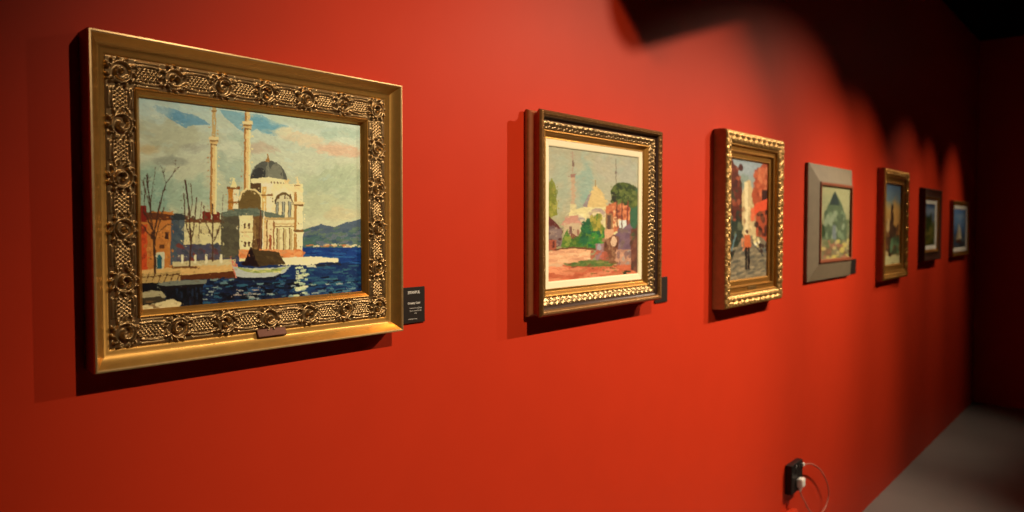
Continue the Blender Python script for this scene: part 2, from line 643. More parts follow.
# ------------------------------------------------------------------ the pictures
def art_mosque():
    A = Art(520, 390, [(140, 100), (361, 125), (363, 292), (146, 311)], 3, TINT, (5, 1.5), .92)
    A.grad([(98, (154, 180, 180)), (130, (174, 186, 172)), (165, (176, 180, 156)), (200, (164, 172, 146)),
            (225, (180, 180, 148)), (245, (184, 178, 150))])
    # clouds and blue gaps
    A.soft(152, 200, 26, 30, (120, 152, 138), .7)
    A.soft(185, 195, 30, 16, (125, 155, 140), .5)
    A.soft(170, 140, 40, 16, (162, 165, 140), .8)
    A.soft(150, 153, 12, 5, (178, 160, 120), .7)
    A.soft(170, 164, 18, 5, (132, 138, 125), .7)
    A.soft(195, 150, 14, 6, (150, 152, 138), .6)
    A.poly([(158, 109), (172, 111), (186, 116), (197, 118), (212, 127), (205, 128), (195, 128), (188, 131), (178, 126),
            (168, 120), (160, 115)], (84, 136, 168), .75)
    A.soft(182, 121, 16, 4, (88, 138, 168), .6, .3)
    A.soft(228, 125, 14, 7, (170, 178, 158), .6)
    A.poly([(221, 112), (236, 114), (262, 117), (276, 124), (290, 128), (283, 134), (268, 136), (258, 131), (246, 136),
            (236, 128), (226, 120)], (94, 146, 170), .65)
    A.soft(262, 127, 16, 6, (92, 145, 168), .7, .3)
    A.soft(298, 122, 26, 7, (165, 178, 160), .8, .15)
    A.soft(300, 141, 24, 6, (190, 178, 150), .85, .15)
    A.soft(285, 133, 9, 4, (196, 190, 160), .9)
    A.soft(338, 150, 26, 6, (192, 160, 135), .85, .12)
    A.soft(262, 150, 16, 5, (172, 150, 130), .6)
    A.soft(340, 134, 24, 6, (150, 170, 155), .7)
    A.soft(335, 180, 34, 16, (152, 165, 138), .7)
    A.soft(320, 205, 26, 10, (168, 172, 140), .7)
    A.soft(235, 165, 14, 30, (140, 160, 145), .6)
    A.soft(345, 215, 20, 8, (180, 170, 135), .7)
    A.soft(160, 112, 16, 9, (178, 190, 180), .5)
    A.soft(236, 152, 12, 10, (190, 194, 172), .6)
    A.soft(310, 165, 24, 12, (176, 182, 160), .6)
    A.dabs(142, 100, 360, 215, 200, 5, 1.6, [(180, 188, 172), (166, 178, 160), (186, 186, 162), (156, 178, 174)], 3, .1, .25)
    # hills
    A.poly([(300, 236), (305, 231), (312, 228), (322, 225), (329, 226.5), (336, 227.5), (347, 223), (355, 221.5),
            (364, 219), (366, 250), (300, 250)], (78, 92, 108))
    A.poly([(300, 241), (312, 235), (325, 238), (340, 231), (352, 236), (364, 228), (366, 248), (300, 248)], (72, 98, 98))
    A.dabs(304, 229, 362, 246, 70, 4, 1.4, [(62, 80, 100), (90, 108, 95), (70, 100, 90), (98, 104, 118)], 5, -.1)
    A.dabs(304, 245, 362, 247.5, 26, 2.4, .8, [(190, 160, 110), (170, 110, 70), (205, 190, 150)], 6)
    # water
    A.rect(140, 248, 370, 320, (26, 50, 92))
    A.grad2 = None
    A.rect(300, 248, 370, 262, (24, 58, 118))
    A.dabs(300, 250, 365, 264, 60, 6, .8, [(30, 70, 130), (20, 48, 100), (40, 86, 140)], 8, -.03)
    A.rect(140, 280, 300, 320, (20, 30, 48), .6)
    A.dabs(200, 276, 364, 312, 330, 5, 1.1, [(14, 22, 40), (22, 38, 66), (34, 66, 104), (18, 30, 52), (50, 92, 112)], 9, -.04)
    A.dabs(305, 264, 364, 300, 100, 6, 1.0, [(46, 84, 108), (60, 100, 112), (30, 64, 104), (22, 46, 88)], 10, -.04)
    A.dabs(205, 280, 362, 306, 70, 3.5, .8, [(110, 140, 140), (130, 150, 140), (90, 120, 130), (150, 160, 150)], 11, -.05, .8)
    A.dabs(225, 284, 300, 304, 40, 4.5, 1.2, [(10, 14, 28), (16, 22, 38)], 12, -.04)
    A.dabs(238, 288, 262, 298, 18, 2, .7, [(150, 130, 120), (165, 160, 150)], 13)
    A.dabs(298, 268, 309, 296, 34, 3.2, 1.0, [(190, 195, 150), (205, 205, 165), (170, 185, 150)], 14, -.04)
    # far-left houses
    A.rect(140, 214, 176, 276, (178, 112, 52))
    A.rect(140, 226, 151, 276, (186, 74, 34))
    A.dabs(141, 226, 151, 270, 14, 2, 3, [(196, 96, 44), (160, 60, 30), (120, 44, 26)], 15)
    A.poly([(140, 216), (150, 214), (176, 217), (176, 222), (140, 222)], (96, 52, 26))
    A.rect(143, 208, 150, 224, (122, 34, 20))
    A.dabs(152, 224, 174, 266, 30, 2.4, 2, [(190, 126, 62), (160, 100, 50), (200, 140, 74)], 16, a=.5)
    for wx in (154.5, 168.5):
        A.rect(wx, 234, wx + 3, 241, (70, 40, 28))
    A.rect(163, 246, 168, 250, (96, 58, 32))
    A.rect(158.5, 254, 168, 273, (185, 180, 150))
    A.ell(163, 261, 2.6, 4.5, (34, 92, 100))
    A.rect(160.6, 260, 165.6, 272, (36, 84, 96))
    A.rect(174, 217, 188, 266, (72, 84, 94))
    A.dabs(175, 222, 187, 262, 24, 2, 3, [(60, 72, 84), (88, 98, 100), (80, 84, 80)], 17, a=.6)
    A.poly([(174, 219), (178, 215), (184, 216), (190, 218), (190, 222), (174, 222)], (52, 58, 60))
    # white row
    A.rect(187, 223, 225, 250, (196, 186, 138))
    A.dabs(188, 225, 224, 247, 22, 3, 2, [(206, 198, 152), (182, 168, 120), (170, 160, 125)], 18, a=.6)
    A.rect(187, 221, 225, 224.5, (110, 72, 44))
    A.dabs(188, 215, 196, 221, 8, 2, 1.3, [(88, 66, 48), (110, 56, 34)], 19)
    A.rect(205, 213.5, 213, 222, (116, 40, 26))
    A.rect(214, 214, 222, 222, (112, 44, 30))
    for wx in (193, 203, 211, 219):
        A.rect(wx, 231, wx + 1.5, 235, (120, 104, 74))
    A.rect(180, 246, 240, 263, (78, 76, 90))
    A.dabs(182, 246, 238, 262, 50, 2.4, 1.8, [(70, 70, 92), (92, 60, 64), (100, 90, 90), (60, 66, 78), (120, 54, 44)], 20)
    # dark house
    A.poly([(223, 215), (241, 211), (241.5, 258), (223, 260)], (84, 80, 64))
    A.dabs(225, 219, 240, 256, 24, 2.6, 3, [(74, 70, 58), (94, 90, 70)], 21, a=.6)
    # promenade
    A.poly([(176, 263), (238, 260), (238, 267), (176, 270)], (186, 172, 128))
    A.poly([(140, 272), (190, 267), (240, 266), (240, 274), (182, 278), (140, 281)], (196, 158, 98))
    A.poly([(184, 276), (238, 272), (238, 279), (184, 281)], (92, 50, 24))
    A.rect(176, 267.5, 200, 269.5, (110, 74, 40))
    for px in (185.5, 198, 209, 223.5):
        A.rect(px - 1.2, 256, px + 1.2, 264.5, (206, 196, 160))
    A.poly([(140, 276), (184, 272), (184, 283), (140, 286)], (172, 142, 88))
    for k in range(7):
        A.line([(144 + k * 6, 283), (147 + k * 6, 275)], .45, (84, 54, 28))
    A.line([(142, 279), (183, 275)], .45, (80, 52, 28))
    # pier
    A.rect(144, 284, 206, 306, (18, 18, 26))
    A.dabs(160, 288, 206, 304, 34, 1.2, 4, [(12, 12, 20), (34, 48, 68), (24, 30, 44)], 22)
    A.poly([(160, 285), (176, 281.5), (210, 280.5), (208, 285.5), (170, 288)], (112, 116, 104))
    A.poly([(165, 287), (208, 284.5), (206, 288), (166, 290.5)], (26, 22, 28))
    A.poly([(143, 294), (156, 291), (166, 292.5), (171, 298), (160, 300), (143, 302)], (156, 146, 112))
    A.poly([(143, 299), (164, 297), (172, 301), (160, 304), (143, 305)], (66, 58, 44))
    A.poly([(160, 304), (176, 299), (186, 304), (180, 310), (143, 314), (143, 307)], (196, 180, 134))
    A.dabs(150, 302, 182, 309, 14, 3, 1, [(110, 84, 54), (206, 190, 150), (150, 120, 80)], 23)
    # minarets
    def minaret(x0, x1, top, bot, bal, tipx):
        w_ = (x1 - x0) / 2
        cx = (x0 + x1) / 2
        if top:
            A.poly([(tipx, top), (cx + w_ * .6, top + 5), (cx + w_ * .6, bal), (cx - w_ * .6, bal), (cx - w_ * .6, top + 5)],
                   (176, 150, 100))
            A.rect(cx - w_ * .8, top + 7, cx + w_ * .8, top + 8.2, (130, 96, 52))
        else:
            A.rect(cx - w_ * .75, 100, cx + w_ * .75, bal, (200, 172, 118))
            A.rect(cx - w_ * .75, 100, cx - w_ * .3, bal, (150, 108, 58))
        A.rect(x0, bal, x1, bot, (206, 178, 122))
        A.rect(x0, bal, x0 + w_ * .62, bot, (158, 112, 56))
        A.rect(x1 - w_ * .5, bal, x1, bot, (222, 198, 145))
        A.rect(x0 - 1.6, bal - 2, x1 + 1.8, bal + 1.4, (214, 190, 140))
        A.rect(x0 - 1.2, bal + 1.4, x1 + 1.2, bal + 3.2, (140, 104, 58))
        A.rect(x0 - .6, bal + 3.2, x1 + .6, bal + 5.2, (196, 166, 112))
        A.rect(x0, bal + 5.6, x1, bal + 6.6, (120, 86, 46))
    minaret(212.2, 218.6, 106, 216, 141, 214)
    minaret(245.2, 251.6, None, 216, 125, 248)
    # dome and drum
    A.ell(269.5, 181.5, 18, 19.5, (84, 86, 80))
    A.ell(261, 184, 9, 15, (50, 50, 52), .8)
    A.ell(277, 179, 7, 14, (124, 124, 108), .8)
    A.ell(269, 176, 2.5, 10, (118, 118, 104), .8)
    A.line([(269, 162), (270, 182)], .5, (128, 128, 112))
    A.poly([(266.3, 163.5), (268.2, 160), (269, 154), (270, 160), (271.8, 163.5)], (150, 110, 58))
    A.poly([(252, 180.5), (270, 178.5), (287, 181.5), (287, 189), (252, 189)], (212, 198, 152))
    A.rect(252, 185, 266, 192, (84, 62, 40))
    for k in range(5):
        A.rect(272 + k * 3, 183.5, 273.2 + k * 3, 186.5, (110, 84, 50))
    A.rect(285, 181, 290, 192, (200, 176, 124))
    # left turret
    A.rect(230, 190, 235, 216, (172, 116, 44))
    A.rect(235, 190, 240.5, 216, (226, 206, 162))
    A.rect(229, 188.5, 241.5, 191, (122, 78, 36))
    A.poly([(232, 189), (233.5, 184), (235.4, 180), (237.5, 184), (239, 189)], (214, 196, 142))
    A.rect(229.5, 203, 241, 205, (140, 96, 44))
    # body
    A.poly([(240, 200), (242, 194), (248, 190.5), (256, 191), (262, 196), (264, 218), (240, 216)], (104, 84, 46))
    A.line([(241, 201), (243, 194.5), (248, 191), (256, 191.2), (261, 195), (264, 201)], 1.0, (206, 186, 134))
    A.rect(262.5, 185, 304, 262, (214, 196, 148))
    A.rect(263.5, 187, 267.5, 225, (196, 160, 92))
    A.rect(267.5, 186, 273, 225, (228, 212, 164))
    A.rect(262.5, 185, 274, 188, (230, 214, 168))
    A.rect(262.5, 195.5, 274, 197.5, (134, 98, 54))
    A.ell(285, 205, 12, 15.5, (222, 206, 158))
    A.ell(285, 206, 9.5, 12.5, (96, 78, 48))
    A.ell(285.5, 207, 8.3, 11, (190, 182, 146))
    A.rect(274.5, 206, 296, 262, (212, 194, 148))
    for x_ in (277, 283.2, 289.5):
        A.rect(x_ - .2, 203, x_ + 3.0, 218.5, (98, 92, 76))
        A.rect(x_ + .6, 203, x_ + 2.2, 218.5, (140, 144, 132))
    for x_ in (280, 286, 291):
        A.rect(x_ - .5, 195.5, x_ + .9, 200, (100, 76, 44))
    A.rect(264, 218.5, 296, 221, (176, 148, 98))
    A.rect(264, 224, 296, 226, (196, 172, 122))
    # right turret
    A.rect(295.2, 192, 304, 262, (224, 204, 156))
    A.rect(295.2, 192, 298, 262, (164, 120, 62))
    A.rect(294.2, 190, 304.6, 193, (218, 196, 146))
    A.rect(294.4, 203, 304.8, 205.5, (206, 184, 132))
    A.rect(295, 205.5, 304, 207, (120, 86, 44))
    A.poly([(296, 190), (296.6, 184), (298.2, 177.5), (300, 184), (301.5, 190)], (208, 188, 138))
    A.rect(295.8, 186, 301.6, 187.2, (140, 104, 56))
    A.rect(295, 230.5, 305, 233, (120, 88, 50))
    A.rect(295, 233, 305, 234.5, (214, 196, 148))
    # roofs and front block
    A.poly([(222, 215.5), (236, 210.5), (258, 209.5), (268, 213), (286, 216.5), (286, 219), (262, 218), (241, 217),
            (223, 219)], (96, 106, 92))
    A.dabs(226, 211, 262, 216, 16, 4, .8, [(112, 120, 104), (80, 92, 82)], 24)
    A.rect(241.5, 217, 254.5, 262, (216, 196, 146))
    A.dabs(242, 220, 253, 250, 10, 2, 3, [(226, 210, 162), (204, 184, 134)], 25, a=.5)
    for wx, wy in ((245.5, 224.5), (249.7, 224.8), (246, 243), (250.2, 243)):
        A.rect(wx, wy, wx + 1.8, wy + 5, (84, 56, 34))
    A.rect(241, 233, 254.5, 234, (176, 150, 100))
    A.rect(254.5, 217.5, 264, 262, (112, 84, 50))
    A.dabs(255, 219, 264, 250, 18, 1.6, 3, [(92, 66, 40), (138, 108, 66)], 26, a=.7)
    A.rect(264, 226, 268, 262, (210, 180, 126))
    A.rect(268, 221, 269.2, 262, (130, 88, 48))
    A.rect(269.2, 221, 274.5, 262, (216, 188, 142))
    A.rect(270.7, 236, 273, 252, (150, 84, 48))
    A.rect(274.5, 222, 276, 262, (140, 98, 56))
    A.rect(259, 240, 264, 256, (70, 40, 30))
    for x_ in (278, 284.5, 290.5):
        A.rect(x_, 230, x_ + 3.2, 252, (176, 158, 112))
        A.rect(x_, 229, x_ + 1, 252, (120, 92, 54))
    A.rect(275, 227, 296, 228, (140, 110, 66))
    A.line([(262, 212), (261, 236), (259.5, 258)], .5, (92, 58, 40))
    A.line([(266, 205), (264.5, 236), (264, 258)], .45, (236, 218, 172))
    # orange plinth, quay
    A.rect(241, 250.5, 304.5, 259, (206, 130, 78))
    A.dabs(242, 251, 304, 258, 30, 2.5, 1.4, [(196, 116, 66), (216, 150, 96), (190, 140, 96)], 27)
    A.poly([(272, 259), (300, 257.5), (322, 257.5), (339, 259), (340, 262.5), (322, 263), (313, 266), (296, 265.5),
            (280, 266)], (220, 206, 160))
    A.poly([(306, 266), (340, 262.5), (340, 265), (316, 267.5)], (34, 40, 60))
    A.rect(308, 265.5, 317, 267.8, (180, 176, 146))
    # boat
    A.poly([(234, 266), (241, 268.5), (258, 269), (278, 268.5), (293, 265.8), (286, 273.5), (274, 278.5), (252, 279.5),
            (238.5, 278)], (166, 170, 162))
    A.poly([(238, 277), (252, 278.5), (274, 277.5), (284, 274), (276, 280.5), (252, 281.5), (239, 280)], (22, 28, 44))
    A.poly([(238, 268), (258, 271), (282, 269), (292, 266.5), (280, 272.5), (258, 274), (246, 272)], (150, 158, 88))
    A.dabs(250, 269.5, 284, 273, 14, 3, .6, [(190, 186, 120), (110, 124, 66)], 28)
    A.poly([(243, 264.5), (246.5, 262.5), (252.6, 248), (257, 250.5), (280, 253), (287, 265), (262, 267.5), (246, 266.5)],
           (74, 58, 36))
    A.poly([(243, 264.5), (246.5, 262.5), (252.6, 248), (256, 256), (261, 267), (248, 267)], (36, 12, 20))
    A.dabs(258, 254, 282, 264, 16, 3, 1, [(92, 74, 46), (64, 50, 34)], 29, .3, .6)
    A.poly([(232.5, 256), (235, 262), (241, 265.5), (238.5, 268), (234.5, 267)], (190, 110, 90))
    A.line([(235, 268), (238.5, 278)], .7, (196, 120, 96))
    A.line([(262, 250), (263, 215)], .4, (120, 88, 60))
    # bare trees
    A.tree(159, 274, 170, 1.25, (70, 42, 28), 5, .3)
    A.line([(158.7, 272), (157.5, 240), (154.6, 220), (153.7, 206), (151, 190), (150, 178)], .75, (66, 44, 32))
    A.line([(154.3, 212), (150, 198), (147, 184)], .45, (84, 66, 48))
    A.line([(154, 206), (156, 190), (158.5, 170)], .4, (90, 76, 58))
    A.line([(158, 246), (162, 228), (167, 210)], .5, (76, 50, 34))
    A.line([(159, 244), (150, 232), (145, 226)], .5, (76, 50, 34))
    A.line([(162, 234), (170, 227), (175, 226)], .4, (80, 54, 36))
    A.line([(192.5, 268), (193.7, 245), (191.8, 214), (189.5, 196), (187.5, 183)], .75, (72, 48, 34))
    A.line([(193.6, 246), (197, 226), (199, 200)], .55, (84, 62, 44))
    A.line([(193, 240), (188, 222), (186.5, 196)], .5, (84, 62, 44))
    A.line([(192, 220), (195, 205), (193, 186)], .35, (96, 80, 60))
    A.line([(215, 262), (215, 218), (214.6, 206)], .6, (80, 56, 40))
    A.line([(215.5, 244), (221, 232), (224, 218)], .45, (84, 60, 42))
    A.line([(215, 240), (208, 224), (206, 208)], .4, (90, 70, 50))
    A.line([(201, 262), (202, 225), (204, 204)], .35, (96, 76, 56))
    A.line([(224, 216), (225, 196)], .3, (110, 100, 80))
    A.img = A.img * np.array([1.13, 1.12, 1.10])     # brightens the whole canvas in place of stronger lamp light
    return A


def art_garden():
    A = Art(260, 330, [(549.5, 146), (638, 157), (637.5, 272), (549, 280)], 21, TINT, (4, 1.4), .84)
    A.grad([(146, (158, 150, 122)), (180, (162, 158, 132)), (210, (170, 160, 128)), (240, (150, 140, 100))])
    A.soft(586, 185, 9, 28, (134, 156, 140), .8)
    A.soft(562, 185, 8, 30, (150, 158, 134), .7)
    A.soft(606, 168, 14, 14, (166, 156, 134), .7)
    A.soft(626, 172, 10, 14, (158, 154, 138), .7)
    A.soft(592, 195, 6, 8, (120, 156, 142), .6)
    A.dabs(550, 147, 637, 205, 120, 3, 2.4, [(160, 154, 130), (150, 158, 138), (170, 158, 128)], 30, 0, .35)
    # minarets
    A.line([(573.5, 152), (574, 200)], .5, (160, 128, 108))
    A.rect(572.8, 160, 575.2, 166, (120, 92, 80))
    A.rect(571.6, 173.5, 576.2, 177, (150, 106, 92))
    A.rect(572.4, 177, 575.8, 205, (178, 146, 116))
    A.rect(571, 203, 577, 232, (196, 178, 128))
    A.line([(616, 159), (616.2, 190)], .4, (120, 110, 92))
    A.rect(615.2, 170, 617.2, 173, (110, 88, 80))
    A.rect(614.8, 184, 617.6, 196, (70, 70, 66))
    # mosque
    A.poly([(583, 214), (584, 204), (589, 194), (596, 184), (603, 192), (608, 204), (609, 214)], (200, 168, 108))
    A.poly([(583, 214), (584, 204), (589, 194), (592, 192), (588, 204), (587, 214)], (142, 124, 122))
    A.line([(596, 186), (596, 180)], .4, (150, 120, 70))
    A.poly([(570, 211), (584, 206), (609, 206), (616, 212), (618, 238), (568, 238)], (206, 188, 132))
    A.ell(598, 213, 8, 6, (168, 142, 128))
    A.ell(598, 216, 6, 5, (208, 188, 136))
    A.ell(580, 219, 6, 4, (160, 142, 134))
    A.dabs(572, 210, 614, 234, 60, 2.4, 1.5, [(216, 196, 140), (186, 162, 120), (166, 146, 128), (222, 206, 156)], 31, a=.6)
    # poplar
    A.poly([(549, 184), (553, 178), (557, 184), (558.5, 214), (549, 218)], (132, 132, 48))
    A.dabs(550, 182, 558, 216, 30, 1.6, 3, [(110, 116, 40), (158, 150, 62), (140, 128, 56)], 32, a=.7)
    # left houses
    A.poly([(549, 214), (557, 221), (564, 230), (562, 236), (549, 236)], (104, 48, 44))
    A.rect(549, 227, 563, 245, (128, 104, 100))
    A.dabs(549, 224, 562, 244, 24, 2, 1.6, [(92, 52, 48), (150, 124, 112), (110, 84, 84)], 33)
    A.rect(549, 238, 558, 249, (168, 84, 60))
    A.rect(554, 240, 556, 246, (100, 48, 40))
    A.poly([(562, 224), (567, 215), (579, 214), (583, 224)], (190, 132, 112))
    A.rect(565, 222, 581, 238, (186, 158, 124))
    A.rect(570, 225, 573, 233, (120, 84, 76))
    A.rect(578, 228, 580, 234, (150, 104, 84))
    A.poly([(567, 241), (573, 232), (580, 236), (582, 244)], (134, 70, 60))
    # trees in the middle
    A.poly([(562, 246), (564, 236), (568, 228), (572, 236), (576, 244), (582, 228), (586, 220), (590, 228), (594, 216),
            (598, 212), (601, 222), (606, 228), (608, 240), (604, 247)], (88, 122, 48))
    A.dabs(563, 236, 580, 248, 26, 2, 2.2, [(110, 130, 50), (70, 110, 44), (140, 148, 60)], 34)
    A.dabs(582, 220, 592, 244, 26, 2, 3, [(44, 106, 66), (60, 118, 60), (36, 88, 60)], 35)
    A.dabs(592, 214, 602, 236, 24, 1.8, 3, [(150, 140, 52), (124, 124, 48), (170, 150, 60)], 36)
    A.dabs(590, 230, 608, 247, 40, 2.6, 2.2, [(50, 124, 50), (70, 140, 56), (30, 96, 70), (96, 150, 60)], 37)
    # right buildings
    A.poly([(606, 206), (618, 199), (631, 202), (632, 228), (606, 232)], (192, 106, 66))
    A.dabs(608, 203, 631, 226, 40, 1.8, 2, [(214, 130, 84), (160, 76, 50), (220, 180, 130), (130, 60, 50)], 38)
    A.rect(606, 212, 613, 236, (150, 108, 70))
    A.rect(607.5, 214, 611, 228, (96, 68, 58))
    A.rect(619, 219, 628, 228, (196, 196, 186))
    A.poly([(630, 196), (638, 186), (638, 232), (630, 236)], (60, 100, 72))
    A.ell(623, 192, 12, 10.5, (82, 94, 40))
    A.ell(633, 198, 6, 9, (84, 96, 48))
    A.dabs(612, 183, 636, 203, 70, 2.2, 2, [(64, 80, 36), (98, 108, 50), (112, 118, 60), (50, 66, 34)], 39)
    A.dabs(612, 192, 616, 200, 8, 1.6, 1.6, [(48, 50, 36)], 40)
    A.line([(622, 200), (622, 226)], .6, (110, 60, 48))
    A.line([(628, 200), (627, 226)], .7, (130, 60, 46))
    A.line([(617, 200), (617.5, 226)], .5, (100, 58, 46))
    A.rect(605, 228, 614, 246, (206, 150, 110))
    A.poly([(614, 234), (630, 222), (633, 228), (633, 256), (616, 254)], (122, 92, 104))
    A.dabs(616, 228, 632, 250, 24, 2.4, 2.4, [(136, 108, 112), (108, 80, 96), (124, 100, 90)], 41)
    A.poly([(604, 241), (614, 233), (619, 236), (618, 262), (604, 258)], (124, 76, 54))
    A.dabs(604, 238, 618, 260, 22, 1.6, 2.6, [(140, 96, 70), (92, 52, 42), (156, 110, 80)], 42)
    A.ell(614, 240, 3.0, 5.0, (206, 164, 130))
    A.rect(596, 242, 604, 259, (150, 110, 110))
    A.ell(599.5, 246, 2, 4, (150, 140, 146))
    A.dabs(590, 250, 606, 262, 18, 2.4, 1.6, [(190, 96, 72), (168, 84, 62)], 43)
    A.rect(616, 248, 633, 266, (176, 124, 100))
    A.dabs(616, 250, 632, 266, 20, 2, 3, [(150, 140, 130), (196, 140, 110), (130, 96, 92)], 44)
    # wall and ground
    A.poly([(549, 250), (570, 247), (592, 247), (590, 257), (572, 262), (549, 264)], (222, 160, 116))
    A.dabs(550, 250, 588, 260, 20, 5, 1.2, [(230, 176, 130), (206, 140, 104)], 45)
    A.line([(556, 248), (574, 246), (596, 248)], .7, (110, 70, 44))
    A.rect(548, 263, 640, 284, (198, 100, 66))
    A.poly([(566, 264), (582, 259), (600, 258), (616, 262), (612, 265), (590, 265)], (104, 116, 58))
    A.dabs(564, 260, 618, 265, 30, 3, .9, [(84, 110, 56), (140, 130, 70), (120, 80, 50)], 46)
    A.rect(548, 262, 564, 265, (210, 160, 120))
    A.rect(548, 265, 569, 272, (228, 138, 96))
    A.dabs(549, 266, 636, 279, 60, 6, 1.2, [(206, 112, 76), (186, 90, 58), (214, 126, 88), (190, 110, 70)], 47, -.05)
    A.dabs(592, 266, 628, 272, 12, 2, .7, [(140, 110, 56), (120, 70, 40)], 48)
    A.dabs(624, 269, 630, 273, 6, 1.6, .9, [(40, 46, 36), (60, 66, 40)], 49)
    A.poly([(631, 228), (639, 224), (639, 272), (631, 268)], (110, 64, 52))
    A.dabs(631, 230, 638, 268, 16, 1.4, 3, [(90, 60, 48), (70, 90, 60), (130, 80, 60)], 50)
    return A


def art_street():
    A = Art(150, 230, [(729, 159.5), (764.5, 163), (763, 279.5), (727, 283)], 33, TINT, (3, 1.2), .84)
    A.grad([(158, (128, 140, 146)), (200, (150, 148, 130)), (240, (120, 104, 84)), (285, (112, 96, 76))])
    A.soft(744, 170, 12, 8, (140, 148, 152), .9)
    A.soft(742, 182, 4, 8, (120, 134, 120), .7)
    A.poly([(727, 160), (731, 160), (736, 172), (740, 184), (742, 232), (727, 262)], (96, 42, 30))
    A.dabs(728, 168, 740, 230, 40, 1.6, 3, [(130, 56, 36), (70, 30, 26), (60, 60, 44), (150, 76, 50)], 51)
    A.poly([(740, 196), (744, 182), (747, 180), (750, 190), (756, 200), (756, 236), (740, 238)], (184, 156, 110))
    A.rect(742.5, 183, 745.5, 236, (206, 184, 136))
    A.dabs(741, 200, 755, 234, 24, 1.4, 3, [(170, 140, 96), (150, 110, 74), (206, 176, 124)], 52)
    A.poly([(766, 160), (760, 163), (754, 172), (751, 184), (749, 196), (753, 214), (753, 238), (766, 244)], (166, 72, 42))
    A.dabs(752, 168, 764, 206, 34, 1.6, 3, [(190, 90, 54), (140, 54, 34), (200, 110, 70)], 53)
    A.rect(759, 190, 764, 204, (66, 32, 26))
    A.dabs(753, 210, 765, 236, 30, 1.6, 2.6, [(56, 30, 26), (90, 44, 32), (120, 70, 44)], 54)
    A.poly([(749, 212), (753, 204), (766, 198), (766, 210), (756, 212), (751, 218)], (214, 74, 40))
    A.rect(748, 209, 752, 222, (206, 96, 58))
    A.rect(727, 222, 740, 262, (54, 60, 48))
    A.dabs(728, 214, 740, 266, 46, 1.4, 3.4, [(40, 54, 46), (74, 76, 56), (60, 44, 36), (96, 100, 76)], 55)
    A.poly([(740, 238), (758, 238), (766, 250), (766, 290), (725, 290), (727, 268)], (118, 104, 82))
    A.dabs(728, 250, 764, 283, 90, 3, 1.2, [(134, 118, 92), (96, 88, 74), (150, 130, 100), (84, 82, 72)], 56, -.3)
    A.line([(734, 236), (730, 252)], .7, (90, 110, 112))
    A.ell(744.5, 233, 1.4, 1.8, (90, 54, 40))
    A.poly([(742, 236), (747, 236), (748.5, 248), (746, 252), (741.5, 250)], (190, 92, 50))
    A.rect(742.5, 249, 744.5, 272, (34, 24, 24))
    A.rect(745, 249, 747, 272, (44, 30, 26))
    A.dabs(739.5, 241, 741.5, 252, 6, 1, 2, [(200, 120, 80)], 57)
    A.dabs(750, 238, 756, 248, 10, 1.4, 1.8, [(226, 216, 186), (200, 176, 120)], 58)
    A.line([(750, 245), (760, 258)], .6, (60, 60, 60))
    A.dabs(754, 246, 764, 256, 8, 1.4, 2, [(90, 92, 90), (60, 40, 36)], 59)
    return A


def art_dome():
    A = Art(130, 110, [(821.5, 187), (850, 190), (849.5, 256), (821.5, 260)], 41, TINT, (2.4, 1.1), .72)
    A.grad([(186, (156, 150, 100)), (215, (150, 144, 98)), (240, (120, 116, 78)), (262, (130, 110, 74))])
    A.soft(828, 204, 6, 8, (140, 140, 96), .8)
    A.dabs(822, 222, 850, 240, 30, 2.5, 3, [(100, 112, 74), (84, 98, 62)], 61)
    A.poly([(826, 214), (831, 204), (834, 196), (836, 193), (838, 197), (842, 205), (846, 216), (848, 240), (825, 240)],
           (84, 100, 70))
    A.poly([(831, 206), (834, 197), (836, 193), (838, 198), (840.5, 207)], (50, 64, 60))
    A.dabs(827, 210, 846, 238, 40, 1.5, 3, [(112, 128, 92), (76, 92, 66), (130, 140, 108)], 62)
    A.dabs(822, 222, 826, 238, 12, 1.4, 3, [(48, 66, 38), (60, 80, 44)], 63)
    A.rect(834, 226, 837.5, 242, (104, 112, 112))
    A.dabs(822, 240, 850, 259, 70, 2, 1.8, [(150, 92, 66), (176, 150, 92), (120, 84, 56), (186, 160, 70), (100, 104, 62)], 64)
    return A


def art_tower():
    A = Art(90, 150, [(0, 0), (10, 0), (10, 16), (0, 16)], 43, TINT, (2.4, 1.1), .9)
    A.grad([(0, (84, 106, 132)), (3.0, (106, 122, 124)), (5, (172, 134, 76)), (9, (150, 98, 50)), (16, (110, 84, 50))])
    A.soft(7, 6, 2.4, 3, (190, 140, 76), .8)
    A.poly([(4.0, 8), (4.6, 4.2), (5.2, 3.6), (5.8, 4.2), (6.2, 8), (8, 9), (8, 14), (2, 14), (2, 9)], (66, 46, 34))
    A.dabs(1, 8, 9, 14, 50, .7, .8, [(84, 58, 40), (52, 50, 34), (120, 76, 44)], 65)
    A.dabs(0, 8, 3, 15, 14, .6, 1, [(190, 160, 110), (120, 60, 36)], 66)
    A.dabs(4, 11, 9, 14, 14, .8, .9, [(96, 122, 86), (64, 84, 60)], 67)
    A.rect(0, 14.3, 10, 16, (176, 164, 116))
    return A


def art_field():
    A = Art(80, 90, [(0, 0), (10, 0), (10, 12), (0, 12)], 45, TINT, (2.4, 1.1), .9)
    A.grad([(0, (66, 84, 112)), (4.5, (92, 106, 112)), (6, (78, 82, 40)), (12, (62, 66, 28))])
    A.soft(6, 2, 4, 1, (120, 130, 140), .8)
    A.dabs(0, 4, 6, 8, 20, .8, 1.2, [(40, 52, 30), (56, 66, 30)], 68)
    A.dabs(0, 7, 10, 12, 30, 1.4, .6, [(96, 92, 36), (60, 70, 30), (110, 100, 44)], 69)
    return A


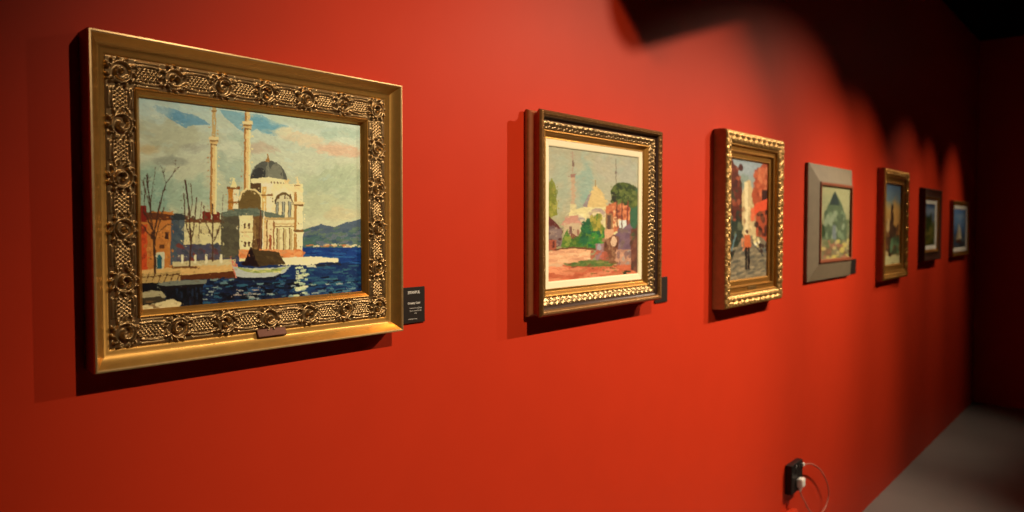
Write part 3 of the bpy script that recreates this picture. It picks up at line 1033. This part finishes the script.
def art_sail():
    A = Art(90, 80, [(0, 0), (10, 0), (10, 9), (0, 9)], 47, TINT, (2.4, 1.1), .9)
    A.grad([(0, (82, 112, 150)), (3, (92, 122, 152)), (5, (70, 96, 126)), (9, (60, 62, 60))])
    A.soft(6, 1.6, 4, .8, (130, 146, 160), .6)
    A.dabs(0, 5.5, 10, 8.6, 40, 1.4, .4, [(54, 76, 100), (40, 52, 60), (86, 96, 96)], 70)
    A.poly([(3.0, 7.2), (4.4, 3.2), (4.8, 7.2)], (176, 150, 110))
    A.poly([(5.0, 7.0), (5.0, 2.6), (6.6, 6.8)], (196, 176, 140))
    A.poly([(2.4, 7.2), (7, 7.2), (6.2, 8), (3, 8)], (80, 50, 36))
    return A


# ------------------------------------------------------------------ the seven framed paintings
PG = 'framed oil paintings along the red wall'


def painting(label, cx, cz):
    return thing('framed_painting', label, 'painting', (cx, D, cz), PG)


def back_panel(W, H, p, t):
    """backing board, inset behind the moulding"""
    return from_bm('backing_board', box_bm(-W / 2, W / 2, -p, -0.0005, -H / 2, H / 2, 0.001, 1), M['back'], t)


# 1 mosque by the water --------------------------------------------------------
t = painting('largest painting, white mosque with two minarets and a boat, in a scrolled gold frame', 0.806, 1.582)
W1, H1 = 0.599, 0.489
front = [(0.002, 0.0), (0.0, 0.032), (0.0008, 0.0362), (0.003, 0.037), (0.0042, 0.0357)]
cove = arc(0.0048, 0.0350, 0.028, 0.0170, -0.0038, 10)
o = ring('outer_moulding', W1, H1, front + cove + [(0.0295, 0.0155), (0.031, 0.0145), (0.031, 0.0)],
         [M['gold_bright'], M['gold_lip'], M['bole']], t, True,
         midx=[2, 1, 1, 1, 1] + [0] * 11 + [0, 0, 2, 2][:3] + [2])
R = Relief(W1 - .060, H1 - .060, 0.00115)
BW = 0.044
rococo(R, W1 - .060 - BW, H1 - .060 - BW, BW, 0.078, 0.0068)
relief_part('carved_band', R, W1 - .060, H1 - .060, BW, lambda i: 0.0165 - 0.03 * i, M['gold_carved'], t)
W1b, H1b = W1 - .060 - 2 * BW, H1 - .060 - 2 * BW
ring('inner_slip', W1b + .003, H1b + .003,
     closed([(0, .0135), (0.0005, .0175), (0.002, .0185), (0.0038, .0176)] + arc(0.0045, .0165, .0105, .0090, .0010, 5) +
            [(0.0115, .0080)], .002), M['gold'], t, True)
canvas_mesh('canvas', W1b - .018, H1b - .018, art_mosque(), .0060, t)
back_panel(W1 - .03, H1 - .03, .0050, t)
pl = from_bm('nameplate', box_bm(-.0285, .0285, -.0245, -.0175, -.0075, .0075, .0012, 2), M['plaque'], t)
pl.location = (0.003, 0, -H1 / 2 + .0185)
pl.rotation_euler = (math.radians(-24), 0, 0)
pl['label'] = 'small dark copper nameplate'

# 2 domed mosque beyond a garden -------------------------------------------------
t = painting('garden and domed mosque painting with cream liner in a dark and gold carved frame', 1.849, 1.5775)
W2, H2 = 0.616, 0.508
ring('outer_moulding', W2, H2,
     [(0.006, 0.0), (0.002, .004), (0.0, .010), (0.0015, .016), (.006, .020), (.009, .026), (.009, .034), (.006, .040),
      (.003, .044), (.002, .049), (.004, .0535), (.008, .056), (.012, .0545), (.0145, .051), (.017, .044), (.021, .0405),
      (.026, .0395), (.048, .024), (.048, .0)],
     [M['walnut'], M['gold_dark'], M['bole']], t, True, midx=[1, 1, 1, 2, 2, 2, 2, 2, 1, 1, 1, 1, 1, 0, 0, 0, 0, 0, 0])
R = Relief(W2 - .006, H2 - .006, 0.0016)
leafband(R, W2 - .006 - .013, H2 - .006 - .013, .012, .010, .0028)
relief_part('rope_edge', R, W2 - .006, H2 - .006, .013, lambda i: .0530 - 64 * (i - .0065) ** 2, M['gold_dark'], t)
R = Relief(W2 - .052, H2 - .052, 0.0014)
leafband(R, W2 - .052 - .022, H2 - .052 - .022, .022, .0125, .0042)
relief_part('carved_band', R, W2 - .052, H2 - .052, .022, lambda i: .0405 - 0.66 * i, M['gold_carved'], t)
ring('inner_slip', W2 - .090, H2 - .090,
     closed([(0, .026), (.001, .031), (.004, .0325), (.007, .0305), (.009, .027)] + arc(.010, .026, .018, .0215, -.002, 5) +
            [(.0195, .022), (.021, .0200)], .002), M['gold'], t, True)
ring('liner', W2 - .090 - .040, H2 - .090 - .040, closed([(0, .0205), (.015, .0190), (.0175, .0180), (.0185, .0150)], .002),
     M['liner'], t)
canvas_mesh('canvas', W2 - .130 - .036, H2 - .130 - .036, art_garden(), .0155, t)
back_panel(W2 - .03, H2 - .03, .0145, t)

# 3 narrow street -----------------------------------------------------------------
t = painting('narrow street painting with red awning and walking figure in a deep gilt frame', 2.8985, 1.5695)
W3, H3 = 0.552, 0.632
ring('outer_moulding', W3, H3,
     [(0.004, 0), (0.0, .004), (0.0, .040), (.002, .048), (.006, .051), (.044, .047), (.046, .040), (.046, .0)],
     [M['bole'], M['gold']], t, True, midx=[0, 0, 0, 1, 1, 1, 1, 0])
R = Relief(W3 - .006, H3 - .006, 0.0022)
leafband(R, W3 - .006 - .040, H3 - .006 - .040, .040, .025, .0058)
leafband(R, W3 - .006 - .018, H3 - .006 - .018, .020, .0142, .0040)
leafband(R, W3 - .006 - .062, H3 - .006 - .062, .018, .0125, .0040)
relief_part('carved_band', R, W3 - .006, H3 - .006, .040, lambda i: .0500 - 0.05 * i, M['gold_soft'], t)
ring('inner_moulding', W3 - .088, H3 - .088,
     closed([(0, .040), (.002, .0445), (.005, .045), (.008, .042), (.009, .036), (.022, .034), (.024, .0375), (.028, .0375),
             (.031, .033), (.032, .029), (.046, .027), (.048, .0285), (.051, .027), (.053, .0225)], .002), M['gold'], t, True)
canvas_mesh('canvas', W3 - .088 - .104, H3 - .088 - .104, art_street(), .0215, t)
back_panel(W3 - .03, H3 - .03, .0205, t)
pl = from_bm('nameplate', box_bm(-.040, .040, -.037, -.034, -.0065, .0065, .001, 1), M['brass'], t)
pl.location = (0.0, 0, -H3 / 2 + .044 + .016)
pl['label'] = 'small brass nameplate'

# 4 green dome in grey frame -------------------------------------------------------
t = painting('green domed building painting in a plain flat grey frame', 3.905, 1.5605)
W4, H4 = 0.655, 0.532
ring('outer_moulding', W4, H4, closed([(0, .0), (0.0, .014), (.003, .016), (.078, .040), (.084, .041)], .0),
     M['grey_wood'], t)
ring('inner_slip', W4 - .164, H4 - .164,
     closed([(0, .040), (.001, .046), (.004, .0475), (.013, .046), (.0165, .036)], .002), M['bole_red'], t, True)
canvas_mesh('canvas', W4 - .164 - .030, H4 - .164 - .030, art_dome(), .0345, t)
back_panel(W4 - .03, H4 - .03, .013, t)

# 5 dark tower ---------------------------------------------------------------------
t = painting('upright dark tower painting in a gilt frame, beside the dark walnut frame', 5.053, 1.552)
W5, H5 = 0.566, 0.636
ring('outer_moulding', W5, H5,
     [(0.004, 0), (0.0, .004), (0.0, .034), (.003, .042), (.008, .045), (.014, .043), (.040, .037), (.042, .032), (.042, 0)],
     [M['bole'], M['gold']], t, True, midx=[0, 0, 0, 1, 1, 1, 1, 0, 0])
R = Relief(W5 - .012, H5 - .012, 0.003)
leafband(R, W5 - .012 - .032, H5 - .012 - .032, .032, .038, .006)
relief_part('carved_band', R, W5 - .012, H5 - .012, .032, lambda i: .0430 - 0.19 * i, M['gold'], t)
ring('inner_moulding', W5 - .080, H5 - .080,
     closed([(0, .030), (.003, .037), (.007, .037), (.010, .031), (.030, .025), (.034, .028), (.040, .026), (.046, .017)], .002),
     M['gold'], t, True)
canvas_mesh('canvas', W5 - .080 - .09, H5 - .080 - .09, art_tower(), .015, t)
back_panel(W5 - .03, H5 - .03, .0140, t)

# 6 field in dark frame --------------------------------------------------------------
t = painting('small green field painting with white liner in a wide dark walnut frame', 6.090, 1.551)
W6, H6 = 0.550, 0.498
ring('outer_moulding', W6, H6,
     [(0.0, 0), (0.0, .012), (.004, .018), (.004, .030), (.008, .038), (.014, .040), (.024, .034), (.050, .028), (.054, .032),
      (.060, .032), (.062, .026), (.062, 0)], M['walnut'], t, True)
ring('inner_slip', W6 - .122, H6 - .122, closed([(0, .026), (.002, .032), (.005, .032), (.020, .020)], .002), M['gold'], t, True)
ring('liner', W6 - .162, H6 - .162, closed([(0, .0195), (.024, .0165), (.026, .0145)], .002), M['white_liner'], t)
canvas_mesh('canvas', W6 - .162 - .05, H6 - .162 - .05, art_field(), .014, t)
back_panel(W6 - .03, H6 - .03, .0130, t)

# 7 sailing boat ------------------------------------------------------------------------
t = painting('farthest painting, a pale sail on blue water in a thin gold frame', 7.195, 1.522)
W7, H7 = 0.680, 0.436
ring('outer_moulding', W7, H7,
     [(0.0, 0), (0.0, .020), (.003, .028), (.008, .031), (.013, .029), (.017, .024), (.030, .020), (.034, .022), (.037, .020),
      (.038, 0)], [M['bole'], M['gold']], t, True, midx=[0, 0, 1, 1, 1, 1, 1, 1, 0, 0])
ring('liner', W7 - .074, H7 - .074, closed([(0, .0185), (.026, .0160), (.030, .0140)], .002), M['white_liner'], t)
canvas_mesh('canvas', W7 - .074 - .058, H7 - .074 - .058, art_sail(), .0135, t)
back_panel(W7 - .03, H7 - .03, .0125, t)


# ------------------------------------------------------------------ caption boards
def text_mesh(name, s, size, loc, mat, parent, align='LEFT', wide=1.0, bold=0.0):
    cu = bpy.data.curves.new('lettering', 'FONT')
    cu.body = s
    cu.size = size
    cu.align_x = align
    cu.extrude = 0.0002
    cu.offset = bold
    to = bpy.data.objects.new('tmp_text', cu)
    C.objects.link(to)
    bpy.context.view_layer.update()
    me = bpy.data.meshes.new_from_object(to)
    bpy.data.objects.remove(to)
    me.name = name
    me.transform(Matrix.Rotation(math.radians(90), 4, 'X') @ Matrix.Diagonal((wide, 1, 1, 1)))
    me.materials.clear()
    me.materials.append(mat)
    o = bpy.data.objects.new(name, me)
    C.objects.link(o)
    o.parent = parent
    o.location = loc
    return o


CG = 'black caption boards beside the paintings'


def caption(x0, x1, z0, z1, label, lines, th=.004):
    t = thing('caption_board', label, 'caption', ((x0 + x1) / 2, D, (z0 + z1) / 2), CG)
    W, H = x1 - x0, z1 - z0
    from_bm('board', box_bm(-W / 2, W / 2, -th, -.0002, -H / 2, H / 2, .0006, 1), M['caption'], t)
    for s, size, lx, lz, al, bold in lines:
        text_mesh('lettering', s, size, (-W / 2 + lx * W, -th - .0003, -H / 2 + lz * H), M['ink'], t, al, 1.0, bold)
    return t


caption(1.126, 1.198, 1.3455, 1.4205, 'black caption board with white lettering beside the mosque painting',
        [('ISTANBUL', .0078, .30, .82, 'LEFT', .0003), ('Ortaköy Cami', .0062, .30, .53, 'LEFT', .0002),
         ('Tuval üzerine yağlıboya', .0038, .61, .40, 'CENTER', 0), ('Oil on canvas 50 x 60', .0038, .61, .325, 'CENTER', 0),
         ('1950', .0036, .61, .25, 'CENTER', 0), ('Koleksiyon Resim', .0036, .32, .10, 'LEFT', 0)])
caption(2.205, 2.287, 1.306, 1.386, 'black caption board half hidden behind the garden mosque painting', [])
caption(4.262, 4.376, 1.297, 1.374, 'black caption board at the lower right of the grey framed painting', [])

# ------------------------------------------------------------------ black wall socket with white plug and cable
t = thing('wall_socket', 'black wall socket low on the red wall with a white plug in it', 'socket', (3.445, D, .455))
from_bm('socket_box', box_bm(-.070, .070, -.030, -.0005, -.064, .064, .004, 2), M['black_plastic'], t)
bm = bmesh.new()
for sz in (-.030, .030):
    cyl_between(bm, (0, -.0295, sz), (0, -.0315, sz), .024, .0225, 28)
from_bm('socket_face', bm, M['black_plastic'], t)
pg = thing('plug', 'white plug pushed into the black wall socket', 'plug', (3.452, D - .0315, .432))
bm = box_bm(-.022, .022, -.026, 0, -.020, .020, .007, 3)
cyl_between(bm, (-.012, -.014, -.018), (-.014, -.014, -.036), .008, .004, 14)
from_bm('plug_body', bm, M['white_plastic'], pg, True)
pn = thing('cable_clip', 'small white clip at the top corner of the black socket', 'clip', (3.505, D - .0300, .497))
bm = box_bm(-.008, .008, -.010, 0, -.008, .008, .003, 2)
from_bm('clip_body', bm, M['white_plastic'], pn, True)
pts = smooth_curve([(3.438, D - .0455, .398), (3.475, D - .040, .365), (3.523, D - .035, .333), (3.61, D - .030, .262),
                    (3.74, D - .028, .200), (3.85, D - .028, .212), (3.892, D - .029, .268), (3.843, D - .030, .341),
                    (3.752, D - .032, .412), (3.637, D - .034, .466), (3.56, D - .036, .487), (3.512, D - .0375, .495)], 8)
v_, f_ = tube(pts, .0028, 8)
tag(link_mesh('cable', v_, f_, M['cable'], smooth=True), 'thin pale cable looping from the white plug on the red wall', 'cable')
t = thing('junction_box', 'red painted box on the wall just below the black socket', 'junction box', (3.395, D, .255))
from_bm('box_body', box_bm(-.060, .060, -.030, -.0005, -.06, .058, .004, 2), M['wall'], t)
from_bm('box_cover', box_bm(-.055, .055, -.034, -.030, -.055, .053, .0015, 2), M['wall'], t)

# ------------------------------------------------------------------ lighting track and spotlights (overhead)
TRZ = CZ - .05
t = thing('lighting_track', 'black lighting track under the ceiling', 'lighting track', (4.0, -.20, CZ))
from_bm('rail', box_bm(-4.2, 4.0, -.018, .018, -.034, -.001, .002, 1), M['black_metal'], t)
for k in range(3):
    o = from_bm('end_cap' if k < 2 else 'feed_box', box_bm(-.03, .03, -.02, .02, -.036, -.0005, .002, 1), M['black_metal'], t)
    o.location.x = (-4.2, 4.0, 0.2)[k]
SG = 'track spotlights above the paintings'
WHICH = ['nearest spotlight, above the largest mosque painting', 'second spotlight along the track, lighting the garden painting',
         'spotlight lighting the narrow street painting', 'spotlight lighting the grey framed painting',
         'spotlight lighting the dark tower painting', 'spotlight lighting the small green field painting',
         'farthest spotlight, lighting the pale sail painting']


def spotlight(pos, d, label, length=.16, r=.040, lit=True, bar=.04):
    """a cylinder head whose mouth is at pos, facing d, hung by a stem from the track"""
    t = thing('spotlight', label, 'spotlight', pos, SG)
    bm = bmesh.new()
    cyl_between(bm, d * -length, d * -.002, r * .92, r, 32)
    from_bm('lamp_head', bm, M['black_metal'], t)
    bm = bmesh.new()
    cyl_between(bm, d * -.0025, d * .0005, r * .85, r * .85, 28)
    from_bm('lens', bm, lens_mat if lit else M['black_plastic'], t)
    bm = bmesh.new()
    top = Vector((-d.x * length * .5, -.20 - pos[1], CZ - .048 - pos[2]))
    cyl_between(bm, d * -length * .55, top, .009, .009, 12)
    cyl_between(bm, top + Vector((-.04, 0, -.012)), top + Vector((.04, 0, -.012)), .013, .013, 12)
    from_bm('stem', bm, M['black_metal'], t)
    return t


for k, (pos, aim, watts, cone, blend, colr, rad) in enumerate(LAMPS):
    d = (Vector(aim) - Vector(pos)).normalized()
    t = spotlight(pos, d, WHICH[k])
    ld = bpy.data.lights.new('spot', 'SPOT')
    ld.energy = watts
    ld.color = colr
    ld.spot_size = math.radians(cone * 2)
    ld.spot_blend = blend
    ld.shadow_soft_size = rad
    lo = bpy.data.objects.new('spot_light', ld)
    C.objects.link(lo)
    lo.parent = t
    lo.location = d * .004
    lo.rotation_euler = d.to_track_quat('-Z', 'Y').to_euler()

# two unseen unlit heads, added to block lamps and cast rounded shadows high up
for li, w0, w1, label in ((0, (2.24, 2.19), (1.45, 2.75), 'unlit spotlight head added out of view, turned along the wall to shade the nearest lamp'),
                          (1, (2.07, 2.22), (3.40, 2.62), 'unlit spotlight head added out of view, turned along the wall to shade the second lamp')):
    Lp = Vector(LAMPS[li][0])
    a = Lp + 0.30 * (Vector((w0[0], D, w0[1])) - Lp)
    e = Lp + 0.30 * (Vector((w1[0], D, w1[1])) - Lp)
    spotlight(tuple(a), (a - e).normalized(), label, (a - e).length, .046, False)
